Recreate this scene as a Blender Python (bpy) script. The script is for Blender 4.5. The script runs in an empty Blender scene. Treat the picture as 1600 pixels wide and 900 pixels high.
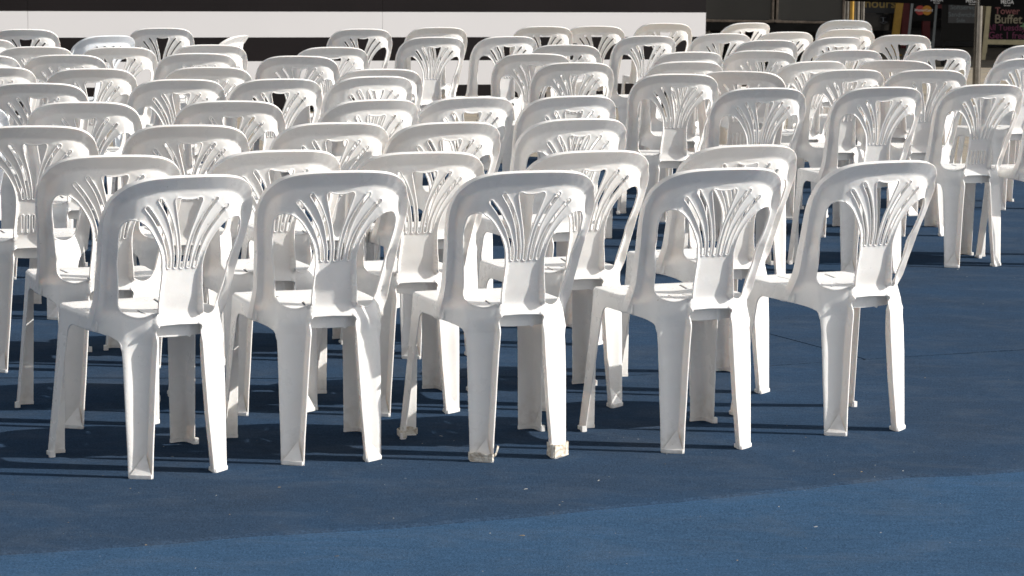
import bpy, math, random
import numpy as np
from mathutils import Vector, Matrix
from mathutils.geometry import delaunay_2d_cdt

R = math.radians
sc = bpy.context.scene
COL = sc.collection
random.seed(7)

# ------------------------------------------------------------------ camera
FPX, CAM_H, PITCH, ROLL = 4262.3, 1.5326, 0.132028, 0.0141134
cam = bpy.data.cameras.new('camera')
cam.sensor_width = 36.0
cam.lens = 36.0 * FPX / 1600.0
cam.clip_start = 0.1
cam.clip_end = 2000
cam.dof.use_dof = True
cam.dof.focus_distance = 10.0
cam.dof.aperture_fstop = 16.0
cam_o = bpy.data.objects.new('camera', cam)
COL.objects.link(cam_o)
cam_o.matrix_world = (Matrix.Translation((0, 0, CAM_H)) @ Matrix.Rotation(math.pi / 2 - PITCH, 4, 'X')
                      @ Matrix.Rotation(ROLL, 4, 'Z'))
sc.camera = cam_o

# ------------------------------------------------------------------ world and sun
SUN_EL = R(31.5)
SUN_DIR = Vector((math.cos(SUN_EL), -0.035, math.sin(SUN_EL))).normalized()   # towards the sun
world = bpy.data.worlds.new('World')
sc.world = world
world.use_nodes = True
wn = world.node_tree.nodes
wl = world.node_tree.links
bgn = wn['Background']
sky = wn.new('ShaderNodeTexSky')
sky.sky_type = 'NISHITA'
sky.sun_disc = False
sky.sun_elevation = SUN_EL
sky.sun_rotation = math.atan2(SUN_DIR.x, SUN_DIR.y)
sky.air_density = 1.0
sky.dust_density = 1.5
sky.ozone_density = 1.0
hsv = wn.new('ShaderNodeHueSaturation')
hsv.inputs['Saturation'].default_value = 0.15
wl.new(sky.outputs[0], hsv.inputs['Color'])
wl.new(hsv.outputs[0], bgn.inputs[0])
bgn.inputs[1].default_value = 0.094
sun = bpy.data.lights.new('sun', 'SUN')
sun.energy = 4.2
sun.angle = R(0.53)
sun.color = (1.0, 0.955, 0.89)
sun_o = bpy.data.objects.new('sun', sun)
COL.objects.link(sun_o)
sun_o.rotation_euler = SUN_DIR.to_track_quat('Z', 'Y').to_euler()
sc.view_settings.view_transform = 'Standard'
sc.view_settings.look = 'None'
sc.view_settings.gamma = 1.0
sc.view_settings.use_curve_mapping = False
sc.view_settings.exposure = 0.58
sc.cycles.use_denoising = True
sc.cycles.max_bounces = 10
sc.cycles.diffuse_bounces = 6


# ------------------------------------------------------------------ materials
def new_mat(name):
    m = bpy.data.materials.new(name)
    m.use_nodes = True
    return m, m.node_tree.nodes, m.node_tree.links, m.node_tree.nodes['Principled BSDF']


def N(nodes, kind, **kw):
    n = nodes.new(kind)
    for k, v in kw.items():
        setattr(n, k, v)
    return n


def plain(name, col, rough=0.5, metal=0.0, var=0.12, scale=18.0, spec=0.5):
    """one colour with a gentle procedural mottling"""
    m, n, l, p = new_mat(name)
    tc = N(n, 'ShaderNodeTexCoord')
    tx = N(n, 'ShaderNodeTexNoise')
    tx.inputs['Scale'].default_value = scale
    tx.inputs['Detail'].default_value = 6
    l.new(tc.outputs['Object'], tx.inputs['Vector'])
    mr = N(n, 'ShaderNodeMapRange')
    mr.inputs[1].default_value = 0.3
    mr.inputs[2].default_value = 0.7
    mr.inputs[3].default_value = 1 - var
    mr.inputs[4].default_value = 1 + var
    l.new(tx.outputs[0], mr.inputs[0])
    mx = N(n, 'ShaderNodeVectorMath', operation='SCALE')
    mx.inputs[0].default_value = col
    l.new(mr.outputs[0], mx.inputs['Scale'])
    l.new(mx.outputs[0], p.inputs['Base Color'])
    p.inputs['Roughness'].default_value = rough
    p.inputs['Metallic'].default_value = metal
    p.inputs['Specular IOR Level'].default_value = spec
    return m


def plastic(name, col, grime=1.0):
    m, n, l, p = new_mat(name)
    tc = N(n, 'ShaderNodeTexCoord')
    oi = N(n, 'ShaderNodeObjectInfo')
    off = N(n, 'ShaderNodeVectorMath', operation='SCALE')
    off.inputs[0].default_value = (13.1, 7.7, 5.3)
    l.new(oi.outputs['Random'], off.inputs['Scale'])
    add = N(n, 'ShaderNodeVectorMath', operation='ADD')
    l.new(tc.outputs['Object'], add.inputs[0])
    l.new(off.outputs[0], add.inputs[1])
    # faint cloudy discolouration
    a = N(n, 'ShaderNodeTexNoise')
    a.inputs['Scale'].default_value = 6.0
    a.inputs['Detail'].default_value = 8
    a.inputs['Roughness'].default_value = 0.65
    l.new(add.outputs[0], a.inputs['Vector'])
    ra = N(n, 'ShaderNodeMapRange')
    ra.inputs[1].default_value, ra.inputs[2].default_value = 0.35, 0.75
    ra.inputs[3].default_value, ra.inputs[4].default_value = 0.0, 0.16 * grime
    l.new(a.outputs[0], ra.inputs[0])
    # small dark specks
    b = N(n, 'ShaderNodeTexNoise')
    b.inputs['Scale'].default_value = 95.0
    b.inputs['Detail'].default_value = 2
    l.new(add.outputs[0], b.inputs['Vector'])
    rb = N(n, 'ShaderNodeMapRange')
    rb.inputs[1].default_value, rb.inputs[2].default_value = 0.755, 0.80
    rb.inputs[3].default_value, rb.inputs[4].default_value = 0.0, 0.6 * grime
    l.new(b.outputs[0], rb.inputs[0])
    # scuffs that gather round the feet
    sx = N(n, 'ShaderNodeSeparateXYZ')
    l.new(tc.outputs['Object'], sx.inputs[0])
    rz = N(n, 'ShaderNodeMapRange')
    rz.inputs[1].default_value, rz.inputs[2].default_value = 0.0, 0.12
    rz.inputs[3].default_value, rz.inputs[4].default_value = 0.26, 0.0
    l.new(sx.outputs['Z'], rz.inputs[0])
    c = N(n, 'ShaderNodeTexNoise')
    c.inputs['Scale'].default_value = 38.0
    c.inputs['Detail'].default_value = 8
    l.new(add.outputs[0], c.inputs['Vector'])
    rc = N(n, 'ShaderNodeMapRange')
    rc.inputs[1].default_value, rc.inputs[2].default_value = 0.46, 0.66
    l.new(c.outputs[0], rc.inputs[0])
    mu = N(n, 'ShaderNodeMath', operation='MULTIPLY')
    l.new(rc.outputs[0], mu.inputs[0])
    l.new(rz.outputs[0], mu.inputs[1])
    s1 = N(n, 'ShaderNodeMath', operation='ADD')
    l.new(ra.outputs[0], s1.inputs[0])
    l.new(rb.outputs[0], s1.inputs[1])
    s2 = N(n, 'ShaderNodeMath', operation='ADD', use_clamp=True)
    l.new(s1.outputs[0], s2.inputs[0])
    l.new(mu.outputs[0], s2.inputs[1])
    # every chair its own slight tint
    tint = N(n, 'ShaderNodeMapRange')
    tint.inputs[3].default_value, tint.inputs[4].default_value = 0.965, 1.02
    l.new(oi.outputs['Random'], tint.inputs[0])
    bc = N(n, 'ShaderNodeVectorMath', operation='SCALE')
    bc.inputs[0].default_value = col
    l.new(tint.outputs[0], bc.inputs['Scale'])
    mix = N(n, 'ShaderNodeMix', data_type='RGBA')
    l.new(s2.outputs[0], mix.inputs[0])
    l.new(bc.outputs[0], mix.inputs[6])
    mix.inputs[7].default_value = (0.36, 0.31, 0.25, 1)
    l.new(mix.outputs[2], p.inputs['Base Color'])
    rr = N(n, 'ShaderNodeMapRange')
    rr.inputs[3].default_value, rr.inputs[4].default_value = 0.20, 0.36
    l.new(a.outputs[0], rr.inputs[0])
    l.new(rr.outputs[0], p.inputs['Roughness'])
    p.inputs['Specular IOR Level'].default_value = 0.5
    p.inputs['Subsurface Weight'].default_value = 0.25
    p.inputs['Subsurface Radius'].default_value = (1.0, 0.76, 0.62)
    p.inputs['Subsurface Scale'].default_value = 0.010
    bp = N(n, 'ShaderNodeBump')
    bp.inputs['Strength'].default_value = 0.12
    bp.inputs['Distance'].default_value = 0.004
    d = N(n, 'ShaderNodeTexNoise')
    d.inputs['Scale'].default_value = 28.0
    d.inputs['Detail'].default_value = 4
    l.new(add.outputs[0], d.inputs['Vector'])
    l.new(d.outputs[0], bp.inputs['Height'])
    l.new(bp.outputs[0], p.inputs['Normal'])
    return m


M_WHITE = plastic('white_plastic', (0.88, 0.858, 0.832))
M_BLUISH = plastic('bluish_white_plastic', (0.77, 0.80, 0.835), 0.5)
M_CREAM = plastic('dimmed_white_plastic', (0.80, 0.775, 0.75), 1.2)  # white plastic with weaker light put into its base colour


def carpet_mat(name, base, dirt, dirt_amt):
    m, n, l, p = new_mat(name)
    tc = N(n, 'ShaderNodeTexCoord')
    big = N(n, 'ShaderNodeTexNoise')
    big.inputs['Scale'].default_value = 1.7
    big.inputs['Detail'].default_value = 9
    big.inputs['Roughness'].default_value = 0.62
    l.new(tc.outputs['Object'], big.inputs['Vector'])
    rb = N(n, 'ShaderNodeMapRange')
    rb.inputs[1].default_value, rb.inputs[2].default_value = 0.36, 0.7
    rb.inputs[3].default_value, rb.inputs[4].default_value = 0.0, dirt_amt
    l.new(big.outputs[0], rb.inputs[0])
    fib = N(n, 'ShaderNodeTexNoise')
    fib.inputs['Scale'].default_value = 150.0
    fib.inputs['Detail'].default_value = 5
    fib.inputs['Roughness'].default_value = 0.8
    l.new(tc.outputs['Object'], fib.inputs['Vector'])
    mid = N(n, 'ShaderNodeTexNoise')
    mid.inputs['Scale'].default_value = 42.0
    mid.inputs['Detail'].default_value = 6
    mid.inputs['Roughness'].default_value = 0.75
    mp = N(n, 'ShaderNodeMapping')
    mp.inputs['Scale'].default_value = (0.55, 1.4, 1.0)
    l.new(tc.outputs['Object'], mp.inputs[0])
    l.new(mp.outputs[0], mid.inputs['Vector'])
    f1 = N(n, 'ShaderNodeMapRange')
    f1.inputs[1].default_value, f1.inputs[2].default_value = 0.3, 0.7
    f1.inputs[3].default_value, f1.inputs[4].default_value = 0.48, 1.62
    l.new(fib.outputs[0], f1.inputs[0])
    f2 = N(n, 'ShaderNodeMapRange')
    f2.inputs[1].default_value, f2.inputs[2].default_value = 0.3, 0.7
    f2.inputs[3].default_value, f2.inputs[4].default_value = 0.84, 1.17
    l.new(mid.outputs[0], f2.inputs[0])
    mm = N(n, 'ShaderNodeMath', operation='MULTIPLY')
    l.new(f1.outputs[0], mm.inputs[0])
    l.new(f2.outputs[0], mm.inputs[1])
    mix = N(n, 'ShaderNodeMix', data_type='RGBA')
    l.new(rb.outputs[0], mix.inputs[0])
    mix.inputs[6].default_value = (*base, 1)
    mix.inputs[7].default_value = (*dirt, 1)
    sca = N(n, 'ShaderNodeVectorMath', operation='SCALE')
    l.new(mix.outputs[2], sca.inputs[0])
    l.new(mm.outputs[0], sca.inputs['Scale'])
    # trodden dust in soft patches
    du = N(n, 'ShaderNodeTexNoise')
    du.inputs['Scale'].default_value = 5.5
    du.inputs['Detail'].default_value = 10
    du.inputs['Roughness'].default_value = 0.7
    du.inputs['Distortion'].default_value = 0.6
    mpd = N(n, 'ShaderNodeMapping')
    mpd.inputs['Scale'].default_value = (0.6, 1.0, 1.0)
    mpd.inputs['Location'].default_value = (3.1, 8.2, 0)
    l.new(tc.outputs['Object'], mpd.inputs[0])
    l.new(mpd.outputs[0], du.inputs['Vector'])
    rdu = N(n, 'ShaderNodeMapRange')
    rdu.inputs[1].default_value, rdu.inputs[2].default_value = 0.48, 0.74
    rdu.inputs[3].default_value, rdu.inputs[4].default_value = 0.0, 0.22
    l.new(du.outputs[0], rdu.inputs[0])
    mixd = N(n, 'ShaderNodeMix', data_type='RGBA')
    l.new(rdu.outputs[0], mixd.inputs[0])
    l.new(sca.outputs[0], mixd.inputs[6])
    mixd.inputs[7].default_value = (0.105, 0.118, 0.135, 1)
    # pale lint and dust flecks
    fl = N(n, 'ShaderNodeTexNoise')
    fl.inputs['Scale'].default_value = 90.0
    fl.inputs['Detail'].default_value = 3
    l.new(tc.outputs['Object'], fl.inputs['Vector'])
    rf = N(n, 'ShaderNodeMapRange')
    rf.inputs[1].default_value, rf.inputs[2].default_value = 0.735, 0.80
    rf.inputs[3].default_value, rf.inputs[4].default_value = 0.0, 0.55
    l.new(fl.outputs[0], rf.inputs[0])
    mix2 = N(n, 'ShaderNodeMix', data_type='RGBA')
    l.new(rf.outputs[0], mix2.inputs[0])
    l.new(mixd.outputs[2], mix2.inputs[6])
    mix2.inputs[7].default_value = (0.30, 0.31, 0.33, 1)
    l.new(mix2.outputs[2], p.inputs['Base Color'])
    p.inputs['Roughness'].default_value = 0.97
    p.inputs['Specular IOR Level'].default_value = 0.0
    bp = N(n, 'ShaderNodeBump')
    bp.inputs['Strength'].default_value = 0.55
    bp.inputs['Distance'].default_value = 0.004
    hs = N(n, 'ShaderNodeMath', operation='MULTIPLY_ADD')
    l.new(big.outputs[0], hs.inputs[0])
    hs.inputs[1].default_value = 3.0
    l.new(fib.outputs[0], hs.inputs[2])
    l.new(hs.outputs[0], bp.inputs['Height'])
    l.new(bp.outputs[0], p.inputs['Normal'])
    return m


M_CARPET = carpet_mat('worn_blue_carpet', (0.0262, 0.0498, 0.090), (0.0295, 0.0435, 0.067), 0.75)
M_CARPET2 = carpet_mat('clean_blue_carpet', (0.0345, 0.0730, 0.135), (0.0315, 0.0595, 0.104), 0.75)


# ------------------------------------------------------------------ object helpers
def link(name, mesh, mat=None, parent=None):
    o = bpy.data.objects.new(name, mesh)
    COL.objects.link(o)
    if mat is not None and not mesh.materials:
        mesh.materials.append(mat)
    o.parent = parent
    return o


def tag(o, label=None, cat=None, group=None, kind=None):
    if label: o['label'] = label
    if cat: o['category'] = cat
    if group: o['group'] = group
    if kind: o['kind'] = kind
    return o


def empty(name, loc=(0, 0, 0), rz=0.0):
    o = bpy.data.objects.new(name, None)
    COL.objects.link(o)
    o.location = loc
    o.rotation_euler = (0, 0, rz)
    o.empty_display_size = 0.2
    return o


class MB:
    """collects boxes, bars and quads into one mesh"""
    def __init__(s):
        s.v, s.f, s.mi = [], [], []

    def box(s, x0, x1, y0, y1, z0, z1, mi=0):
        return s.hexa([(x0, y0, z0), (x1, y0, z0), (x1, y1, z0), (x0, y1, z0),
                       (x0, y0, z1), (x1, y0, z1), (x1, y1, z1), (x0, y1, z1)], mi)

    def hexa(s, p, mi=0):
        b = len(s.v)
        s.v += [tuple(q) for q in p]
        for f in ((0, 3, 2, 1), (4, 5, 6, 7), (0, 1, 5, 4), (1, 2, 6, 5), (2, 3, 7, 6), (3, 0, 4, 7)):
            s.f.append(tuple(b + i for i in f))
            s.mi.append(mi)
        return s

    def bar(s, a, b, w, h=None, mi=0):
        """square bar between two points"""
        h = h or w
        a, b = Vector(a), Vector(b)
        d = (b - a).normalized()
        up = Vector((0, 0, 1)) if abs(d.z) < 0.9 else Vector((0, 1, 0))
        x = d.cross(up).normalized() * w / 2
        y = x.cross(d).normalized() * h / 2
        return s.hexa([a - x - y, a + x - y, a + x + y, a - x + y,
                       b - x - y, b + x - y, b + x + y, b - x + y], mi)

    def tube(s, a, b, r, n=20, r2=None, mi=0):
        a, b = Vector(a), Vector(b)
        r2 = r if r2 is None else r2
        d = (b - a).normalized()
        up = Vector((0, 0, 1)) if abs(d.z) < 0.9 else Vector((0, 1, 0))
        x = d.cross(up).normalized()
        y = x.cross(d).normalized()
        k = len(s.v)
        for i in range(n):
            t = 2 * math.pi * i / n
            o = x * math.cos(t) + y * math.sin(t)
            s.v += [tuple(a + o * r), tuple(b + o * r2)]
        for i in range(n):
            j = (i + 1) % n
            s.f.append((k + 2 * i, k + 2 * j, k + 2 * j + 1, k + 2 * i + 1))
            s.mi.append(mi)
        s.f.append(tuple(k + 2 * i for i in range(n))[::-1])
        s.f.append(tuple(k + 2 * i + 1 for i in range(n)))
        s.mi += [mi, mi]
        return s

    def build(s, name, mats, parent=None, bevel=0.0, smooth=False, frame=None):
        me = bpy.data.meshes.new(name)
        v = s.v
        if frame is not None:
            v = [tuple(frame @ Vector(q)) for q in v]
        me.from_pydata(v, [], s.f)
        mats = mats if isinstance(mats, (list, tuple)) else [mats]
        for m in mats:
            me.materials.append(m)
        for poly, i in zip(me.polygons, s.mi):
            poly.material_index = i
        me.update()
        o = bpy.data.objects.new(name, me)
        COL.objects.link(o)
        if bevel:
            md = o.modifiers.new('bevel', 'BEVEL')
            md.width = bevel
            md.segments = 2
            md.limit_method = 'ANGLE'
            md.angle_limit = R(50)
            dg = bpy.context.evaluated_depsgraph_get()
            dg.update()
            nm = bpy.data.meshes.new_from_object(o.evaluated_get(dg))
            o.modifiers.clear()
            o.data = nm
            nm.name = name
        if smooth:
            o.data.shade_smooth()
            o.data.set_sharp_from_angle(angle=R(35))
        o.parent = parent
        return o


# ------------------------------------------------------------------ moulded sheets (chair shells)
def resample(P, step, closed=True):
    P = np.asarray(P, float)
    if closed:
        P = np.vstack([P, P[:1]])
    seg = np.linalg.norm(np.diff(P, axis=0), axis=1)
    s = np.concatenate([[0], np.cumsum(seg)])
    n = max(4, int(round(s[-1] / step)))
    t = np.linspace(0, s[-1], n + 1)
    if closed:
        t = t[:-1]
    return np.stack([np.interp(t, s, P[:, k]) for k in range(2)], 1)


def chaikin(P, it=2, closed=True):
    P = np.asarray(P, float)
    for _ in range(it):
        if closed:
            Q = np.roll(P, -1, 0)
            P = np.stack([P * .75 + Q * .25, P * .25 + Q * .75], 1).reshape(-1, 2)
        else:
            a, b = P[:-1], P[1:]
            P = np.vstack([P[:1], np.stack([a * .75 + b * .25, a * .25 + b * .75], 1).reshape(-1, 2)[1:-1], P[-1:]])
    return P


def catmull(P, n=8):
    P = np.asarray(P, float)
    Q = np.vstack([2 * P[0] - P[1], P, 2 * P[-1] - P[-2]])
    out = []
    for i in range(1, len(Q) - 2):
        a, b, c, d = Q[i - 1], Q[i], Q[i + 1], Q[i + 2]
        for k in range(n):
            t = k / n
            out.append(.5 * ((2 * b) + (c - a) * t + (2 * a - 5 * b + 4 * c - d) * t * t + (-a + 3 * b - 3 * c + d) * t ** 3))
    out.append(P[-1])
    return np.array(out)


def inside(P, loops):
    P = np.asarray(P)
    c = np.zeros(len(P), bool)
    for L in loops:
        x1, y1 = L[:, 0], L[:, 1]
        x2, y2 = np.roll(x1, -1), np.roll(y1, -1)
        for a, b, cc, d in zip(x1, y1, x2, y2):
            if b == d:
                continue
            m = ((b > P[:, 1]) != (d > P[:, 1])) & (P[:, 0] < (cc - a) * (P[:, 1] - b) / (d - b) + a)
            c ^= m
    return c


def seg_dist(P, L):
    """distance to closed polyline L, nearest point on it"""
    A = L
    B = np.roll(L, -1, 0)
    best = np.full(len(P), 1e9)
    near = np.zeros((len(P), 2))
    for a, b in zip(A, B):
        ab = b - a
        t = np.clip(((P - a) @ ab) / max(ab @ ab, 1e-12), 0, 1)
        q = a + t[:, None] * ab
        d = np.linalg.norm(P - q, axis=1)
        m = d < best
        best[m] = d[m]
        near[m] = q[m]
    return best, near


def area(L):
    x, y = L[:, 0], L[:, 1]
    return .5 * np.sum(x * np.roll(y, -1) - np.roll(x, -1) * y)


def triangulate(loops, step, insets, guides=None):
    """loops[0] is the outline, the rest are holes; returns 2D points, triangles"""
    pts, edges = [], []
    for L in loops:
        b = len(pts)
        pts += [tuple(p) for p in L]
        edges += [(b + i, b + (i + 1) % len(L)) for i in range(len(L))]
    extra = []
    if guides is not None:
        extra.append((guides, .0022))
    for li, L in enumerate(loops):
        T = np.roll(L, -1, 0) - np.roll(L, 1, 0)
        T /= np.linalg.norm(T, axis=1)[:, None]
        nrm = np.stack([-T[:, 1], T[:, 0]], 1) * (1 if area(L) > 0 else -1)
        if li > 0:
            nrm = -nrm
        for d in insets:
            extra.append((L + nrm * d, d * 0.88))
    lo, hi = loops[0].min(0), loops[0].max(0)
    gx = np.arange(lo[0] + step * .5, hi[0], step)
    gy = np.arange(lo[1] + step * .5, hi[1], step * .87)
    G = np.array([(x + (step / 2 if j % 2 else 0), y) for j, y in enumerate(gy) for x in gx])
    extra.append((G, insets[-1] + step * 0.45))
    accepted = np.zeros((0, 2))
    for E_, dmin in extra:
        m = inside(E_, loops)
        E_ = E_[m]
        d = np.full(len(E_), 1e9)
        for L in loops:
            d = np.minimum(d, seg_dist(E_, L)[0])
        E_ = E_[d > dmin]
        keep = []
        for p in E_:
            if len(accepted) and np.min(np.sum((accepted - p) ** 2, 1)) < (dmin * 0.45) ** 2:
                continue
            keep.append(p)
            if len(keep) % 40 == 0:
                accepted = np.vstack([accepted, keep])
                keep = []
        if keep:
            accepted = np.vstack([accepted, keep])
    pts += [tuple(p) for p in accepted]
    v, e, f, _, _, _ = delaunay_2d_cdt([Vector(p) for p in pts], edges, [], 0, 1e-7, False)
    V = np.array([(p.x, p.y) for p in v])
    F = np.array([t for t in f if len(t) == 3])
    cen = V[F].mean(1)
    F = F[inside(cen, loops)]
    # consistent winding
    a = V[F[:, 1]] - V[F[:, 0]]
    b = V[F[:, 2]] - V[F[:, 0]]
    neg = (a[:, 0] * b[:, 1] - a[:, 1] * b[:, 0]) < 0
    F[neg] = F[neg][:, ::-1]
    used = np.unique(F)
    remap = -np.ones(len(V), int)
    remap[used] = np.arange(len(used))
    return V[used], remap[F]


def shell(V3, F, thick, flip=False, bulge=0.0009, fixed=None, fw=None):
    """turn a 3D triangle sheet into a closed wall of given thickness behind it; returns verts, faces, normals, source tri"""
    if flip:
        F = F[:, ::-1]
    n = np.zeros_like(V3)
    fn = np.cross(V3[F[:, 1]] - V3[F[:, 0]], V3[F[:, 2]] - V3[F[:, 0]])
    for k in range(3):
        np.add.at(n, F[:, k], fn)
    n /= np.maximum(np.linalg.norm(n, axis=1), 1e-12)[:, None]
    t = np.broadcast_to(thick, (len(V3),))[:, None]
    td = -n
    if fixed is not None:
        td = td * (1 - fw[:, None]) + fixed * fw[:, None]
        td /= np.linalg.norm(td, axis=1)[:, None]
    back = V3 + td * t
    cnt = {}
    for i, (a, b, c) in enumerate(F):
        for u, v in ((a, b), (b, c), (c, a)):
            cnt[(u, v)] = i
    bd = [(u, v, i) for (u, v), i in cnt.items() if (v, u) not in cnt]
    outn = np.zeros_like(V3)
    for u, v, i in bd:
        d = np.cross(V3[v] - V3[u], n[u])
        outn[u] += d
        outn[v] += d
    ln = np.linalg.norm(outn, axis=1)
    outn[ln > 0] /= ln[ln > 0][:, None]
    nv = len(V3)
    bv = sorted({u for u, v, i in bd} | {v for u, v, i in bd})
    rid = {b: k for k, b in enumerate(bv)}
    e_ = .0011
    r1 = np.array([V3[b] + td[b] * min(e_, t[b, 0] * .25) + outn[b] * bulge for b in bv])
    r2 = np.array([V3[b] + td[b] * (t[b, 0] - min(e_, t[b, 0] * .25)) + outn[b] * bulge for b in bv])
    verts = np.vstack([V3, back, r1, r2])
    faces, src = [], []
    for i, (a, b, c) in enumerate(F):
        faces.append((a, b, c)); src.append(i)
        faces.append((c + nv, b + nv, a + nv)); src.append(i)
    o1, o2 = 2 * nv, 2 * nv + len(bv)
    for u, v, i in bd:
        a, b = rid[u], rid[v]
        faces.append((v, u, o1 + a, o1 + b)); src.append(i)
        faces.append((o1 + b, o1 + a, o2 + a, o2 + b)); src.append(i)
        faces.append((o2 + b, o2 + a, u + nv, v + nv)); src.append(i)
    # smooth normals
    N_ = np.zeros_like(verts)
    for f in faces:
        p = verts[list(f)]
        w = np.zeros(3)
        for k in range(1, len(f) - 1):
            w += np.cross(p[k] - p[0], p[k + 1] - p[0])
        for k in f:
            N_[k] += w
    N_ /= np.maximum(np.linalg.norm(N_, axis=1), 1e-12)[:, None]
    return verts, faces, N_, np.array(src)


def sub_mesh(name, verts, faces, normals, pick, mat):
    fs = [faces[i] for i in range(len(faces)) if pick[i]]
    used = sorted({k for f in fs for k in f})
    mp = {k: i for i, k in enumerate(used)}
    me = bpy.data.meshes.new(name)
    me.from_pydata([tuple(verts[k]) for k in used], [], [tuple(mp[k] for k in f) for f in fs])
    me.materials.append(mat)
    me.shade_smooth()
    me.normals_split_custom_set_from_vertices([tuple(normals[k]) for k in used])
    me.update()
    return me


def smooth01(t):
    t = np.clip(t, 0, 1)
    return t * t * (3 - 2 * t)


# ---- the back sheet: seen from behind, x across, z up; y = depth (forward positive)
RIDGE = [(.197, .178, .400), (.1975, .160, .430), (.1985, .136, .46), (.1985, .120, .49), (.2005, .109, .52), (.2035, .097, .55),
         (.206, .085, .58), (.209, .073, .61), (.213, .061, .64), (.217, .048, .67), (.2195, .036, .70), (.2205, .021, .73),
         (.2155, .003, .76), (.203, -.021, .79), (.188, -.038, .808), (.168, -.056, .8225), (.14, -.071, .8335), (.10, -.083, .840), (.05, -.089, .8425), (0, -.090, .843)]
_rz = np.array([r[2] for r in RIDGE])
_ry = np.array([r[1] for r in RIDGE])


def ridge_y(x, z):
    """depth of the rim above any boundary point"""
    y1 = np.interp(z, _rz[:13], _ry[:13])
    rx = np.array([r[0] for r in RIDGE])[::-1]
    y2 = np.interp(np.abs(x), rx[:8], _ry[::-1][:8])
    w = smooth01((z - .762) / .03)
    return y1 * (1 - w) + y2 * w


# panel depth table: rows z, columns x
TX = np.array([0, .03, .06, .075, .09, .11, .13, .15, .165, .18, .195, .205, .225])
TZ = np.array([.00, .10, .20, .30, .36, .40, .43, .452, .47, .50, .54, .58, .62, .66, .70, .725, .76, .785, .81, .845])
_c = np.array([.020, .020, .020, .020, .021, .027, .031, .031, .029, .022, .015, .008, -.004, -.013, -.024, -.032, -.043, -.051, -.058, -.068])


def _row(z):
    c = np.interp(z, TZ, _c)
    if z < .37:
        return np.full(len(TX), c)
    ks = [.40, .43, .46, .49, .52, .58, .64, .67, .70, .725, .76, .785, .81, .845]
    tab = {
        .40: [0, .000, .000, .002, .008, .018, .030, .041, .072, .113, .150, .163, .175],
        .43: [0, .000, .000, .001, .007, .021, .037, .054, .080, .114, .140, .15, .16],
        .46: [0, .000, .000, .003, .012, .028, .046, .070, .094, .113, .121, .123, .125],
        .49: [0, .000, .000, .002, .009, .024, .042, .063, .086, .102, .108, .11, .112],
        .52: [0, .000, .001, .003, .008, .019, .034, .051, .071, .092, .098, .10, .102],
        .58: [0, -.001, -.003, .001, .007, .014, .022, .031, .047, .084, .095, .097, .099],
        .64: [0, .000, .001, .003, .005, .008, .013, .019, .028, .047, .073, .078, .082],
        .67: [0, .000, .001, .003, .005, .007, .010, .014, .020, .035, .063, .071, .078],
        .70: [0, .000, .001, .002, .004, .006, .008, .011, .016, .029, .056, .066, .074],
        .725: [0, .000, .001, .002, .003, .005, .007, .011, .020, .040, .061, .067, .072],
        .76: [0, .000, .001, .002, .003, .005, .008, .014, .025, .043, .058, .062, .066],
        .785: [0, .000, .001, .002, .003, .006, .011, .020, .031, .044, .052, .055, .058],
        .81: [0, .000, .001, .002, .004, .009, .016, .025, .034, .042, .047, .05, .055],
        .845: [0, .000, .001, .002, .004, .010, .018, .026, .034, .042, .047, .05, .055]}
    z = min(max(z, .40), .845)
    i = max(k for k in range(len(ks)) if ks[k] <= z + 1e-9)
    if i == len(ks) - 1:
        g = np.array(tab[ks[i]])
    else:
        t = (z - ks[i]) / (ks[i + 1] - ks[i])
        g = np.array(tab[ks[i]]) * (1 - t) + np.array(tab[ks[i + 1]]) * t
    return c + g


_ZF = np.linspace(.36, .85, 197)
_XF = np.linspace(0, .226, 114)
_TAB = np.array([np.interp(_XF, TX, _row(z)) for z in _ZF])
for _ in range(5):      # relax the table
    _p = np.pad(_TAB, ((2, 2), (0, 0)), mode='edge')
    _TAB = (_p[:-4] + 2 * _p[1:-3] + 3 * _p[2:-2] + 2 * _p[3:-1] + _p[4:]) / 9
for _ in range(1):
    _p = np.pad(_TAB, ((0, 0), (2, 2)), mode='reflect')
    _TAB = (_p[:, :-4] + 2 * _p[:, 1:-3] + 3 * _p[:, 2:-2] + 2 * _p[:, 3:-1] + _p[:, 4:]) / 9


def panel_y(x, z):
    x = np.abs(x)
    fz = np.clip((z - _ZF[0]) / (_ZF[1] - _ZF[0]), 0, len(_ZF) - 1.001)
    fx = np.clip((x - _XF[0]) / (_XF[1] - _XF[0]), 0, len(_XF) - 1.001)
    i, j = fz.astype(int), fx.astype(int)
    a, b = fz - i, fx - j
    return (_TAB[i, j] * (1 - a) * (1 - b) + _TAB[i + 1, j] * a * (1 - b) + _TAB[i, j + 1] * (1 - a) * b + _TAB[i + 1, j + 1] * a * b)


# rear leg section: inner edge, ridge, outer edge at height z
LZ = np.array([0, .08, .16, .24, .32, .38, .42])
P3X = np.array([.0965, .0915, .085, .080, .0745, .070, .068])
P3Y = np.array([-.008, -.001, .005, .009, .012, .012, .012])
P1X = np.array([.149, .1495, .151, .152, .1525, .153, .156])
P1Y = np.array([.026, .031, .038, .044, .053, .066, .080])


FOLD = .013


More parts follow.
